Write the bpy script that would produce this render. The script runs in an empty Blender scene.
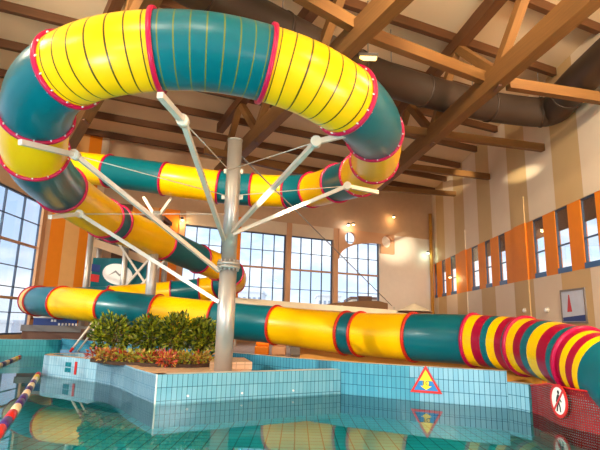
import bpy, bmesh, math, random
from mathutils import Vector, Matrix
random.seed(7)
C = bpy.context.scene.collection
R_ = math.radians

# ------------------------------------------------------------------ camera
PITCH, ROLL, FPX, EYE = R_(11.5), R_(1.44), 492.0, 1.5
_f = Vector((0, math.cos(PITCH), math.sin(PITCH)))
_u0 = Vector((0, -math.sin(PITCH), math.cos(PITCH)))
_r0 = Vector((1, 0, 0))
_r = _r0 * math.cos(ROLL) + _u0 * math.sin(ROLL)
_u = _u0 * math.cos(ROLL) - _r0 * math.sin(ROLL)
cam_data = bpy.data.cameras.new('camera')
cam = bpy.data.objects.new('camera', cam_data)
C.objects.link(cam)
cam.matrix_world = Matrix(((_r.x, _u.x, -_f.x, 0), (_r.y, _u.y, -_f.y, 0), (_r.z, _u.z, -_f.z, EYE), (0, 0, 0, 1)))
cam_data.sensor_width = 36
cam_data.lens = FPX / 600 * 36
cam_data.clip_end = 2000
bpy.context.scene.camera = cam
# image pixel helpers: a pixel's camera ray met with an estimated distance or plane
def _ray(px, py): return _f + _r * ((px - 300) / FPX) + _u * ((225 - py) / FPX)
def PD(px, py, zc):
    v = _ray(px, py) * zc; return (round(v.x, 3), round(v.y, 3), round(v.z + EYE, 3))
def PY(px, py, y):
    v = _ray(px, py); v = v * (y / v.y); return (round(v.x, 3), round(y, 3), round(v.z + EYE, 3))
def PX(px, py, x):
    v = _ray(px, py); v = v * (x / v.x); return (round(x, 3), round(v.y, 3), round(v.z + EYE, 3))
def PZ(px, py, z):
    v = _ray(px, py); v = v * ((z - EYE) / v.z); return (round(v.x, 3), round(v.y, 3), round(z, 3))

# ------------------------------------------------------------------ materials
def lin(c):
    c = c / 255.0
    return c / 12.92 if c <= 0.04045 else ((c + 0.055) / 1.055) ** 2.4
def rgb(r, g, b): return (lin(r), lin(g), lin(b), 1)
class NT:
    def __init__(s, name):
        s.m = bpy.data.materials.new(name); s.m.use_nodes = True
        s.t = s.m.node_tree; s.b = s.t.nodes['Principled BSDF']; s.out = s.t.nodes['Material Output']
    def n(s, typ, **kw):
        nd = s.t.nodes.new(typ)
        for k, v in kw.items(): setattr(nd, k, v)
        return nd
    def l(s, a, b): s.t.links.new(a, b)
    def math(s, op, a, b=None, c=None):
        nd = s.n('ShaderNodeMath', operation=op)
        for i, v in enumerate((a, b, c)):
            if v is None: continue
            if isinstance(v, (int, float)): nd.inputs[i].default_value = v
            else: s.l(v, nd.inputs[i])
        return nd.outputs[0]
    def mix(s, fac, a, b):
        nd = s.n('ShaderNodeMix', data_type='RGBA')
        for idx, v in ((0, fac), (6, a), (7, b)):
            if isinstance(v, (int, float)): nd.inputs[idx].default_value = v
            elif isinstance(v, tuple): nd.inputs[idx].default_value = v
            else: s.l(v, nd.inputs[idx])
        return nd.outputs[2]
    def uv(s):
        nd = s.n('ShaderNodeTexCoord'); sp = s.n('ShaderNodeSeparateXYZ'); s.l(nd.outputs['UV'], sp.inputs[0]); return nd.outputs['UV'], sp.outputs[0], sp.outputs[1]
    def obj(s):
        nd = s.n('ShaderNodeTexCoord'); return nd.outputs['Object']
    def noise(s, vec, scale, detail=3):
        nd = s.n('ShaderNodeTexNoise'); nd.inputs['Scale'].default_value = scale; nd.inputs['Detail'].default_value = detail
        if vec is not None: s.l(vec, nd.inputs['Vector'])
        return nd.outputs['Fac']
    def set(s, col=None, rough=None, metal=None, spec=None, emit=None, es=None):
        b = s.b
        if col is not None:
            if isinstance(col, tuple): b.inputs['Base Color'].default_value = col
            else: s.l(col, b.inputs['Base Color'])
        if rough is not None: b.inputs['Roughness'].default_value = rough
        if metal is not None: b.inputs['Metallic'].default_value = metal
        if spec is not None: b.inputs['Specular IOR Level'].default_value = spec
        if emit is not None: b.inputs['Emission Color'].default_value = emit; b.inputs['Emission Strength'].default_value = es
        return s.m
def plain(name, c, rough=.5, metal=0, var=.12, scale=3.0, spec=.5):
    t = NT(name); nz = t.noise(t.obj(), scale)
    d = tuple(x * (1 - var) for x in c[:3]) + (1,); e = tuple(min(1, x * (1 + var)) for x in c[:3]) + (1,)
    return t.set(t.mix(nz, d, e), rough, metal, spec)
def wood(name, c1, c2):
    t = NT(name); uv, u, v = t.uv()
    mp = t.n('ShaderNodeMapping'); mp.inputs['Scale'].default_value = (.6, 9, 1); t.l(uv, mp.inputs['Vector'])
    nz = t.noise(mp.outputs[0], 2.2, 5)
    return t.set(t.mix(nz, c1, c2), .6)
def fibre(name, c, stripe=None, n=7):
    """glossy moulded plastic; u runs 0..1 along a section"""
    t = NT(name); uv, u, v = t.uv(); nz = t.noise(t.obj(), 1.4)
    d = tuple(x * .86 for x in c[:3]) + (1,)
    col = t.mix(nz, d, c)
    if stripe:
        fr = t.math('FRACT', t.math('MULTIPLY', u, float(n)))
        dist = t.math('ABSOLUTE', t.math('SUBTRACT', fr, .5))
        inner = t.math('LESS_THAN', dist, .05)
        col = t.mix(inner, col, stripe)
    m = t.set(col, .3, 0, .3)
    t.b.inputs['Coat Weight'].default_value = .05; t.b.inputs['Coat Roughness'].default_value = .12
    return m
def bands(name, cols):
    """cols = [(end_u, colour), ...] along the section"""
    t = NT(name); uv, u, v = t.uv()
    rp = t.n('ShaderNodeValToRGB'); rp.color_ramp.interpolation = 'CONSTANT'
    el = rp.color_ramp.elements
    pos = 0
    for i, (e, c) in enumerate(cols):
        if i < 2: k = el[i]; k.position = pos
        else: k = el.new(pos)
        k.color = c; pos = e
    t.l(u, rp.inputs[0])
    m = t.set(rp.outputs[0], .3, 0, .3)
    return m
def tile(name, c1, c2, mortar, w=.12, h=.24, msize=.006, rough=.18, alt=None, bump=.25):
    t = NT(name); uv, u, v = t.uv()
    br = t.n('ShaderNodeTexBrick'); br.offset = 0; br.squash = 1
    t.l(uv, br.inputs['Vector'])
    br.inputs['Color1'].default_value = c1; br.inputs['Color2'].default_value = c2; br.inputs['Mortar'].default_value = mortar
    br.inputs['Scale'].default_value = 1; br.inputs['Mortar Size'].default_value = msize; br.inputs['Mortar Smooth'].default_value = .1
    br.inputs['Bias'].default_value = 0; br.inputs['Brick Width'].default_value = w; br.inputs['Row Height'].default_value = h
    col = br.outputs['Color']
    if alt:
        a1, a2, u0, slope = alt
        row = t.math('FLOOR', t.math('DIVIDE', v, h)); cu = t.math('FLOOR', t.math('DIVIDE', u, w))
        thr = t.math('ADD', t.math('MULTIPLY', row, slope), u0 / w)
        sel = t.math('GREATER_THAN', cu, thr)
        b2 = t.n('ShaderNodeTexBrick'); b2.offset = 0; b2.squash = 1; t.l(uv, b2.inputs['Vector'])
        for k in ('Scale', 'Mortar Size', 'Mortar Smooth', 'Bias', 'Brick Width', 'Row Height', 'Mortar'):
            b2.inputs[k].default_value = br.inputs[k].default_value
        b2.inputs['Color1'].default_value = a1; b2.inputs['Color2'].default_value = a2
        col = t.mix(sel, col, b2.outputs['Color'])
    bp = t.n('ShaderNodeBump'); bp.invert = True; bp.inputs['Strength'].default_value = bump; bp.inputs['Distance'].default_value = .004
    t.l(br.outputs['Fac'], bp.inputs['Height']); t.l(bp.outputs[0], t.b.inputs['Normal'])
    return t.set(col, rough)
def glass(name, tint=(.97, .99, 1, 1)):
    t = NT(name); t.t.nodes.remove(t.b)
    tr = t.n('ShaderNodeBsdfTransparent'); tr.inputs[0].default_value = tint
    gl = t.n('ShaderNodeBsdfGlossy'); gl.inputs['Roughness'].default_value = .02
    fr = t.n('ShaderNodeFresnel'); fr.inputs[0].default_value = 1.45
    mx = t.n('ShaderNodeMixShader'); t.l(t.math('MULTIPLY', fr.outputs[0], .25), mx.inputs[0]); t.l(tr.outputs[0], mx.inputs[1]); t.l(gl.outputs[0], mx.inputs[2])
    t.l(mx.outputs[0], t.out.inputs[0]); return t.m
def water_mat():
    t = NT('pool_water'); t.t.nodes.remove(t.b)
    tr = t.n('ShaderNodeBsdfTransparent'); tr.inputs[0].default_value = (.7, .95, 1, 1)
    gl = t.n('ShaderNodeBsdfGlossy'); gl.inputs['Roughness'].default_value = .0
    fr = t.n('ShaderNodeFresnel'); fr.inputs[0].default_value = 1.33
    nz = t.n('ShaderNodeTexNoise'); nz.inputs['Scale'].default_value = 1.1; nz.inputs['Detail'].default_value = 2
    t.l(t.obj(), nz.inputs['Vector'])
    bp = t.n('ShaderNodeBump'); bp.inputs['Strength'].default_value = .02; bp.inputs['Distance'].default_value = .02
    t.l(nz.outputs[0], bp.inputs['Height']); t.l(bp.outputs[0], gl.inputs['Normal'])
    mx = t.n('ShaderNodeMixShader'); t.l(fr.outputs[0], mx.inputs[0]); t.l(tr.outputs[0], mx.inputs[1]); t.l(gl.outputs[0], mx.inputs[2])
    t.l(mx.outputs[0], t.out.inputs[0]); return t.m
def net_mat():
    t = NT('red_mesh_fabric'); uv, u, v = t.uv()
    def line(x): return t.math('LESS_THAN', t.math('ABSOLUTE', t.math('SUBTRACT', t.math('FRACT', t.math('MULTIPLY', x, 26.0)), .5)), .31)
    cov = t.math('MAXIMUM', line(u), line(v))
    nz = t.noise(t.obj(), 2.5)
    t.set(t.mix(nz, rgb(96, 2, 14), rgb(150, 8, 26)), .6)
    tr = t.n('ShaderNodeBsdfTransparent'); mx = t.n('ShaderNodeMixShader')
    t.l(cov, mx.inputs[0]); t.l(tr.outputs[0], mx.inputs[1]); t.l(t.b.outputs[0], mx.inputs[2]); t.l(mx.outputs[0], t.out.inputs[0]); return t.m
def glow(name, c, s):
    t = NT(name); return t.set(c, .5, emit=c, es=s)

YEL, TEAL, CRIM = rgb(255, 196, 0), rgb(0, 100, 111), rgb(160, 8, 50)
M = dict(
    yellow=fibre('yellow_plastic', YEL), teal=fibre('teal_plastic', TEAL),
    yellow_ringed=fibre('yellow_plastic_dark_rings', YEL, rgb(70, 55, 10), 7),
    teal_ringed=fibre('teal_plastic_gold_rings', TEAL, rgb(96, 110, 50), 8),
    flange=fibre('crimson_flange', rgb(188, 12, 68)), flange_red=fibre('red_flange', rgb(205, 45, 25)),
    bolt=plain('bolt_steel', rgb(225, 225, 225), .35, .6),
    steel=plain('painted_steel', rgb(214, 206, 192), .35, .25), steel_warm=plain('galvanised_steel', rgb(190, 185, 178), .38, .55, .2, 2),
    wood=wood('glulam_timber', rgb(96, 62, 26), rgb(136, 92, 42)), wood_dark=wood('dark_timber', rgb(74, 42, 18), rgb(106, 64, 28)),
    ceiling=plain('ceiling_panel', rgb(226, 198, 160), .8, 0, .06, .5),
    duct=plain('duct_metal', rgb(62, 47, 36), .5, .2, .15, 1.2),
    cream=plain('cream_plaster', rgb(232, 214, 188), .7, 0, .05), white=plain('white_plaster', rgb(240, 230, 216), .7, 0, .05),
    beige=plain('beige_plaster', rgb(206, 172, 138), .75, 0, .08), tan=plain('tan_plaster', rgb(208, 170, 116), .7, 0, .05),
    orange=plain('orange_plaster', rgb(240, 136, 6), .6, 0, .06), peach=plain('peach_plaster', rgb(240, 180, 110), .6, 0, .06),
    column=plain('column_plaster', rgb(214, 164, 124), .7, 0, .06),
    frame=plain('dark_window_frame', rgb(66, 84, 110), .4, .1), frame_tan=plain('tan_transom', rgb(190, 150, 128), .5),
    glass=glass('window_glass'), sill=plain('blue_sill', rgb(48, 96, 150), .4),
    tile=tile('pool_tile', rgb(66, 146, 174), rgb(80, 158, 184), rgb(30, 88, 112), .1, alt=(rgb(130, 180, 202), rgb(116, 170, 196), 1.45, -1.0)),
    tile_pale=tile('pale_pool_tile', rgb(168, 208, 226), rgb(152, 198, 220), rgb(110, 165, 195), .1),
    tile_front=tile('blue_pool_tile', rgb(124, 190, 212), rgb(104, 176, 202), rgb(38, 96, 120), .1),
    tile_teal=tile('teal_pool_tile', rgb(70, 186, 196), rgb(58, 176, 188), rgb(30, 130, 146)),
    tile_floor=tile('pool_floor_tile', rgb(48, 206, 218), rgb(34, 194, 208), rgb(8, 104, 120), .24, .24, .012, .3),
    tile_cream=tile('cream_floor_tile', rgb(226, 190, 152), rgb(212, 174, 136), rgb(170, 136, 104), .2, .2, .006, .35),
    rim=plain('white_tile_rim', rgb(226, 228, 220), .3), water=water_mat(), net=net_mat(),
    deck=tile('deck_tile', rgb(176, 146, 118), rgb(160, 132, 106), rgb(120, 98, 80), .3, .3, .008, .4),
    red=plain('red_paint', rgb(206, 34, 30), .4), blue=plain('blue_paint', rgb(24, 120, 190), .4), sign_yellow=plain('yellow_paint', rgb(250, 210, 20), .4),
    sign_white=plain('white_paint', rgb(240, 238, 234), .4), black=plain('black_paint', rgb(22, 24, 28), .5), navy=plain('navy_paint', rgb(28, 56, 128), .4),
    purple=plain('purple_float', rgb(70, 40, 110), .4), sand=plain('ivory_float', rgb(238, 214, 170), .4),
    leaf=plain('green_leaf', rgb(146, 152, 28), .45, 0, .5, 9), leaf_b=plain('dark_green_leaf', rgb(58, 80, 16), .45, 0, .5, 9), bark=plain('stem_bark', rgb(96, 70, 44), .8),
    red_leaf=plain('red_leaf', rgb(170, 58, 34), .5, 0, .4, 12), gold_leaf=plain('gold_leaf', rgb(190, 134, 50), .5, 0, .4, 12), olive_leaf=plain('olive_leaf', rgb(160, 156, 50), .5, 0, .4, 12),
    soil=plain('dark_soil', rgb(70, 46, 30), .9), grey=plain('grey_panel', rgb(128, 122, 118), .6), brown=plain('brown_panel', rgb(110, 74, 54), .6),
    bluetile=plain('blue_tile_plain', rgb(84, 132, 172), .3), ivory=plain('ivory_fabric', rgb(226, 212, 182), .7),
    poster_sky=plain('poster_sky', rgb(206, 216, 232), .5), snow=plain('pale_ground', rgb(214, 216, 220), .9), facade=plain('white_facade', rgb(238, 236, 232), .8), facade_b=plain('buff_facade', rgb(214, 192, 160), .8), pane_dark=plain('dark_pane', rgb(160, 172, 186), .3),
    lamp=glow('warm_lamp', (1, .62, .25, 1), 14), tube_lamp=glow('warm_tube_lamp', (1, .66, .18, 1), 3), cool_lamp=glow('cool_lamp', (.75, .95, 1, 1), 8),
)

# ------------------------------------------------------------------ mesh helpers
class MB:
    def __init__(s): s.bm = bmesh.new(); s.uvl = s.bm.loops.layers.uv.new('UVMap'); s.mats = []
    def mi(s, m):
        if m not in s.mats: s.mats.append(m)
        return s.mats.index(m)
    def face(s, pts, m, uvs=None, smooth=False):
        vs = [p if isinstance(p, bmesh.types.BMVert) else s.bm.verts.new(p) for p in pts]
        try: f = s.bm.faces.new(vs)
        except ValueError: return None
        f.material_index = s.mi(m); f.smooth = smooth
        if uvs:
            for lp, q in zip(f.loops, uvs): lp[s.uvl].uv = q
        return f
    def hexa(s, v, m):
        """8 corners: bottom 4 ccw, top 4; uv metres"""
        vs = [s.bm.verts.new(p) for p in v]; V = [Vector(p) for p in v]
        for q in ((3, 2, 1, 0), (4, 5, 6, 7), (0, 1, 5, 4), (1, 2, 6, 5), (2, 3, 7, 6), (3, 0, 4, 7)):
            w = (V[q[1]] - V[q[0]]).length; h = (V[q[3]] - V[q[0]]).length
            s.face([vs[i] for i in q], m, [(0, 0), (w, 0), (w, h), (0, h)])
    def box(s, a, b, m):
        x0, y0, z0 = a; x1, y1, z1 = b
        s.hexa([(x0, y0, z0), (x1, y0, z0), (x1, y1, z0), (x0, y1, z0), (x0, y0, z1), (x1, y0, z1), (x1, y1, z1), (x0, y1, z1)], m)
    def beam(s, p, q, w, h, m, up=(0, 0, 1)):
        p, q = Vector(p), Vector(q); d = (q - p).normalized(); sd = d.cross(Vector(up))
        if sd.length < 1e-3: sd = d.cross(Vector((0, 1, 0)))
        sd.normalize(); uu = sd.cross(d); L = (q - p).length
        ring = [(-w / 2, -h / 2), (w / 2, -h / 2), (w / 2, h / 2), (-w / 2, h / 2)]
        A = [s.bm.verts.new(p + sd * a + uu * b) for a, b in ring]; B = [s.bm.verts.new(q + sd * a + uu * b) for a, b in ring]
        for i in range(4):
            j = (i + 1) % 4; e = h if i % 2 else w
            s.face([A[i], A[j], B[j], B[i]], m, [(0, i * .7), (0, i * .7 + e), (L, i * .7 + e), (L, i * .7)])
        s.face(A[::-1], m, [(0, 0), (w, 0), (w, h), (0, h)]); s.face(B, m, [(0, 0), (w, 0), (w, h), (0, h)])
    def tube(s, pts, r, m, n=12, cap=True, uv01=True, frames=None):
        pts = [Vector(p) for p in pts]; rs = r if isinstance(r, (list, tuple)) else [r] * len(pts)
        fr = frames or rmf(pts); rings = []
        L = [0]
        for a, b in zip(pts, pts[1:]): L.append(L[-1] + (b - a).length)
        for (nn, bb), p, rr in zip(fr, pts, rs):
            rings.append([s.bm.verts.new(p + (nn * math.cos(2 * math.pi * k / n) + bb * math.sin(2 * math.pi * k / n)) * rr) for k in range(n)])
        for i in range(len(pts) - 1):
            ua, ub = (L[i] / L[-1], L[i + 1] / L[-1]) if uv01 else (L[i], L[i + 1])
            for k in range(n):
                j = (k + 1) % n
                s.face([rings[i][k], rings[i][j], rings[i + 1][j], rings[i + 1][k]], m, [(ua, k / n), (ua, (k + 1) / n), (ub, (k + 1) / n), (ub, k / n)], True)
        if cap: s.face(rings[0][::-1], m); s.face(rings[-1], m)
    def prism(s, poly, z0, z1, mside, mtop=None, u0=0, bottom=True, top=True, v0=None):
        n = len(poly); lo = [s.bm.verts.new((x, y, z0)) for x, y in poly]; hi = [s.bm.verts.new((x, y, z1)) for x, y in poly]
        u = u0
        for i in range(n):
            j = (i + 1) % n; L = math.dist(poly[i], poly[j])
            s.face([lo[i], lo[j], hi[j], hi[i]], mside, [(u, z0), (u + L, z0), (u + L, z1), (u, z1)]); u += L
        if top: s.face(hi, mtop or mside, [tuple(p) for p in poly])
        if bottom: s.face(lo[::-1], mtop or mside, [tuple(p) for p in poly[::-1]])
    def build(s, name, parent=None, loc=None, bevel=0):
        bmesh.ops.recalc_face_normals(s.bm, faces=s.bm.faces)
        me = bpy.data.meshes.new(name)
        if parent is not None and loc is None: s.bm.transform(Matrix.Translation(-base_of(parent)))
        elif loc is not None: s.bm.transform(Matrix.Translation(-Vector(loc)))
        s.bm.to_mesh(me); s.bm.free()
        for m in s.mats: me.materials.append(m)
        o = bpy.data.objects.new(name, me); C.objects.link(o)
        if parent is not None: o.parent = parent
        elif loc is not None: o.location = loc
        if bevel:
            b = o.modifiers.new('bevel', 'BEVEL'); b.width = bevel; b.segments = 2; b.limit_method = 'ANGLE'
        return o
def base_of(o):
    v = Vector((0, 0, 0))
    while o is not None: v += Vector(o.location); o = o.parent
    return v
def rmf(pts):
    n = len(pts); T = []
    for i in range(n):
        a = pts[max(i - 1, 0)]; b = pts[min(i + 1, n - 1)]; T.append((b - a).normalized())
    ref = Vector((0, 0, 1)) if abs(T[0].z) < .9 else Vector((1, 0, 0))
    nn = (ref - T[0] * ref.dot(T[0])).normalized(); out = []
    for i in range(n):
        if i:
            q = T[i - 1].rotation_difference(T[i]); nn = q @ nn; nn = (nn - T[i] * nn.dot(T[i])).normalized()
        out.append((nn, T[i].cross(nn)))
    return out
def catmull(P, k):
    P = [Vector(p) for p in P]; P = [P[0] * 2 - P[1]] + P + [P[-1] * 2 - P[-2]]; out = []
    for i in range(1, len(P) - 2):
        p0, p1, p2, p3 = P[i - 1:i + 3]
        t0 = 0; t1 = t0 + max((p1 - p0).length, 1e-4) ** .5; t2 = t1 + max((p2 - p1).length, 1e-4) ** .5; t3 = t2 + max((p3 - p2).length, 1e-4) ** .5
        for j in range(k):
            t = t1 + (t2 - t1) * j / k
            a1 = p0 * ((t1 - t) / (t1 - t0)) + p1 * ((t - t0) / (t1 - t0)); a2 = p1 * ((t2 - t) / (t2 - t1)) + p2 * ((t - t1) / (t2 - t1)); a3 = p2 * ((t3 - t) / (t3 - t2)) + p3 * ((t - t2) / (t3 - t2))
            b1 = a1 * ((t2 - t) / (t2 - t0)) + a2 * ((t - t0) / (t2 - t0)); b2 = a2 * ((t3 - t) / (t3 - t1)) + a3 * ((t - t1) / (t3 - t1))
            out.append(b1 * ((t2 - t) / (t2 - t1)) + b2 * ((t - t1) / (t2 - t1)))
    out.append(P[-2]); return out
def tag(o, label=None, cat=None, group=None, kind=None):
    if label: o['label'] = label
    if cat: o['category'] = cat
    if group: o['group'] = group
    if kind: o['kind'] = kind
    return o
def thing(name, label, cat, loc=(0, 0, 0), group=None):
    o = bpy.data.objects.new(name, None); C.objects.link(o); o.location = loc; o.empty_display_size = .2
    return tag(o, label, cat, group)
def struct(mb, name, parent=None):
    o = mb.build(name, parent)
    if parent is None: o['kind'] = 'structure'
    return o
def plate(name, loops, thick, mat, parent, place):
    """flat shape with holes: loops of (x, y), extruded; placed by a 4x4"""
    cu = bpy.data.curves.new(name, 'CURVE'); cu.dimensions = '2D'; cu.fill_mode = 'BOTH'; cu.extrude = thick / 2
    for lp in loops:
        sp = cu.splines.new('POLY'); sp.points.add(len(lp) - 1)
        for p, q in zip(sp.points, lp): p.co = (q[0], q[1], 0, 1)
        sp.use_cyclic_u = True
    return _curve_mesh(name, cu, mat, parent, place)
def _curve_mesh(name, cu, mat, parent, place):
    tmp = bpy.data.objects.new('tmp', cu); C.objects.link(tmp)
    dg = bpy.context.evaluated_depsgraph_get(); dg.update()
    me = bpy.data.meshes.new_from_object(tmp.evaluated_get(dg))
    bpy.data.objects.remove(tmp); bpy.data.curves.remove(cu)
    me.name = name; me.materials.clear(); me.materials.append(mat)
    off = Matrix.Translation(-base_of(parent))
    me.transform(off @ place)
    o = bpy.data.objects.new(name, me); C.objects.link(o)
    if parent is not None: o.parent = parent
    return o
def text(name, s, size, mat, parent, place, thick=.004):
    cu = bpy.data.curves.new(name, 'FONT'); cu.body = s; cu.size = size; cu.align_x = 'CENTER'; cu.align_y = 'CENTER'; cu.extrude = thick / 2
    return _curve_mesh(name, cu, mat, parent, place)
def basis(o, x, y):
    x, y = Vector(x).normalized(), Vector(y).normalized(); z = x.cross(y)
    return Matrix(((x.x, y.x, z.x, o[0]), (x.y, y.y, z.y, o[1]), (x.z, y.z, z.z, o[2]), (0, 0, 0, 1)))
def circle(cx, cy, r, n=32): return [(cx + r * math.cos(2 * math.pi * i / n), cy + r * math.sin(2 * math.pi * i / n)) for i in range(n)]

# ================================================================== THE HALL
XR, XL, ZC = 10.0, -13.0, 11.7
O2, E2 = Vector((-3.84, 30.0)), Vector((.908, .418)).normalized()
N2 = Vector((E2.y, -E2.x))
def BW(s, z, off=0): p = O2 + E2 * s + N2 * off; return (p.x, p.y, z)
def bwbox(mb, s0, s1, z0, z1, o0, o1, m):
    mb.hexa([BW(s0, z0, o1), BW(s1, z0, o1), BW(s1, z0, o0), BW(s0, z0, o0), BW(s0, z1, o1), BW(s1, z1, o1), BW(s1, z1, o0), BW(s0, z1, o0)], m)

# pool basin floor, water, deck
mb = MB(); mb.face([(-13, -4, -.42), (9.8, -4, -.42), (9.8, 22, -.42), (-13, 22, -.42)], M['tile_floor'], [(-13, -4), (9.8, -4), (9.8, 22), (-13, 22)]); struct(mb, 'pool_floor')
mb = MB(); mb.face([(-13, -4, 0), (9.8, -4, 0), (9.8, 10.1, 0), (4.45, 10.2, 0), (2.5, 11.1, 0), (1.1, 11.9, 0), (-1.3, 13.95, 0), (-3.3, 15.7, 0), (-9.9, 21.3, 0), (-13, 20.2, 0)], M['water']); struct(mb, 'pool_water')
mb = MB()
deck = [(4.6, 10.15), (9.98, 10.15), (9.98, 36.4), (9.6, 36.2), (-11.0, 26.7), (-12.95, 24.6), (-12.95, 20.35), (-11.2, 20.85), (-9.9, 21.45), (-3.3, 15.85), (-1.3, 14.1), (1.2, 11.98), (2.5, 11.2)]
mb.prism(deck, -1.1, .42, M['tile_teal'], M['deck']); struct(mb, 'floor')

# right wall with its orange band of slot windows
slots = [(16.2, 17.1), (17.96, 18.9), (19.84, 20.76), (23.65, 24.5), (25.5, 26.3), (27.3, 28.4), (31.3, 32.4), (33.5, 34.4), (35.65, 36.2)]
ZB, ZT = 3.68, 6.18
def stripe_wall():
    t = NT('striped_plaster'); sp = t.n('ShaderNodeSeparateXYZ'); t.l(t.obj(), sp.inputs[0])
    fr = t.math('FRACT', t.math('DIVIDE', t.math('ADD', sp.outputs[1], -16.8), 4.15))
    tan = t.math('LESS_THAN', fr, .46); nz = t.noise(t.obj(), .8)
    a = t.mix(nz, rgb(228, 206, 176), rgb(240, 222, 196)); b = t.mix(nz, rgb(204, 170, 118), rgb(216, 184, 132))
    return t.set(t.mix(tan, a, b), .65)
M['stripes'] = stripe_wall()
mb = MB()
mb.box((XR, -5, -1.1), (XR + .2, 36.9, ZB), M['stripes']); mb.box((XR, -5, ZT), (XR + .2, 36.9, ZC + .3), M['stripes'])
y = -5
for a, b in slots + [(36.9, 36.9)]:
    mb.box((XR + .02, y, ZB), (XR + .2, a, ZT), M['orange']); y = b
for a, b in ((21.35, 22.5), (29.2, 30.3)):
    mb.box((XR - .04, a, .42), (XR, b, ZB), M['stripes']); mb.box((XR - .04, a, ZB), (XR + .02, b, ZT + .02), M['orange']); mb.box((XR - .04, a, ZT + .02), (XR, b, 7.4), M['stripes'])
struct(mb, 'wall_right')
for i, (a, b) in enumerate(slots):
    mb = MB(); t_ = .06
    mb.box((XR + .05, a, ZB), (XR + .13, a + t_, ZT), M['frame']); mb.box((XR + .05, b - t_, ZB), (XR + .13, b, ZT), M['frame'])
    mb.box((XR + .05, a + t_, ZT - t_), (XR + .13, b - t_, ZT), M['frame']); mb.box((XR + .05, a + t_, ZB + 1.05), (XR + .13, b - t_, ZB + 1.1), M['frame'])
    w = struct(mb, 'window_%d' % (i + 1))
    mb = MB(); mb.box((XR + .08, a + t_, ZB + .2), (XR + .09, b - t_, ZT - t_), M['glass']); mb.build('pane', w)
    mb = MB(); mb.box((XR - .01, a + .01, ZB), (XR + .13, b - .01, ZB + .2), M['sill']); mb.build('window_sill', w)
    mb = MB(); mb.box((XR + .1, a + t_, ZT - .85), (XR + .115, b - t_, ZT - t_), M['brown']); tag(mb.build('dark_reflection', w), 'brown strip imitating a dark reflection at the top of the slot window')  # brown slab stands in for the dark reflection in the upper glass

# back wall
mb = MB()
bwbox(mb, -7.9, 15.25, -1, 2.6, -.35, 0, M['beige'])
bwbox(mb, -3.45, 6.9, 7.2, 8.0, -.35, .05, M['cream'])
bwbox(mb, -7.9, 15.25, 8.0, ZC + .3, -.35, 0, M['beige'])
bwbox(mb, 10.45, 15.25, 2.6, 8.0, -.35, 0, M['white'])
s = -7.9
for w, m in ((.7, 'beige'), (.9, 'brown'), (.9, 'orange'), (.55, 'peach'), (.7, 'orange'), (.7, 'orange')):
    bwbox(mb, s, s + w, 2.6, 8.0, -.35, 0, M[m]); s += w
struct(mb, 'wall_back')
for i, s in enumerate((-3.45, 0, 3.45, 6.9)):
    mb = MB(); bwbox(mb, s - .17, s + .17, .42, 8.0, -.3, .12, M['column'] if s else M['orange']); struct(mb, 'trim_%d' % (i + 1))
nwin = len(slots)
def glazing(place, u0, u1, rows, cols, thick_rows, name):
    """place(u, z, off) -> point"""
    def bx(mb, a, b, z0, z1, o0, o1, m):
        mb.hexa([place(a, z0, o1), place(b, z0, o1), place(b, z0, o0), place(a, z0, o0), place(a, z1, o1), place(b, z1, o1), place(b, z1, o0), place(a, z1, o0)], m)
    mb = MB()
    for z, e in ((rows[0], 1), (rows[-1], -1)): bx(mb, u0, u1, min(z, z + .08 * e), max(z, z + .08 * e), -.2, -.1, M['frame'])
    for u, e in ((u0, 1), (u1, -1)): bx(mb, min(u, u + .08 * e), max(u, u + .08 * e), rows[0], rows[-1], -.2, -.1, M['frame'])
    w = struct(mb, name)
    for c in cols:
        mb = MB(); bx(mb, c - .022, c + .022, rows[0] + .08, rows[-1] - .08, -.2, -.1, M['frame']); mb.build('mullion', w)
    for z in rows[1:-1]:
        th = z in thick_rows; h = .06 if th else .02
        mb = MB(); bx(mb, u0 + .08, u1 - .08, z - h, z + h, -.19, -.08 if th else -.11, M['frame_tan'] if th else M['frame']); o = mb.build('transom', w)
        if th: tag(o, 'thick tan transom')
    mb = MB(); bx(mb, u0 + .08, u1 - .08, rows[0] + .08, rows[-1] - .08, -.16, -.15, M['glass']); mb.build('pane', w)
    return w
ROWS = [2.6, 3.75, 5.0, 6.1, 7.2]
for a in (-3.45, 0, 3.45):
    nwin += 1; glazing(BW, a + .17, a + 3.28, ROWS, [a + .17 + 3.11 * k / 4 for k in (1, 2, 3)], (5.0,), 'window_%d' % nwin)
nwin += 1; glazing(BW, 7.07, 10.45, ROWS[:-1] + [7.2, 8.0], [7.07 + 3.38 * k / 4 for k in (1, 2, 3)], (5.0,), 'window_%d' % nwin)
# arched panel with two round openings
def bs(px, py):
    """wall coordinates of a point of the back wall seen at that place"""
    v = PD(px, py, 10); d = Vector((v[0], v[1])); k = N2.dot(O2) / N2.dot(d); return (k * d - O2).dot(E2), EYE + k * (v[2] - EYE)
arch = [(7.07, 8.0), (7.07, 5.95)]
for k in range(0, 13):
    a = math.pi / 2 * k / 12; arch.append((10.2 - 3.1 * math.cos(a) ** 1.0 * 1.0, 5.95 + 1.3 * math.sin(a)))
arch += [(10.45, 7.25), (10.45, 6.6), (11.6, 6.6), (11.6, 8.0)]
plw = basis(BW(0, 0, .1), (E2.x, E2.y, 0), (0, 0, 1))
o = plate('trim_5', [arch, circle(7.95, 7.42, .42), circle(10.95, 7.45, .42)], .2, M['column'], None, plw); o['kind'] = 'structure'

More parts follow.
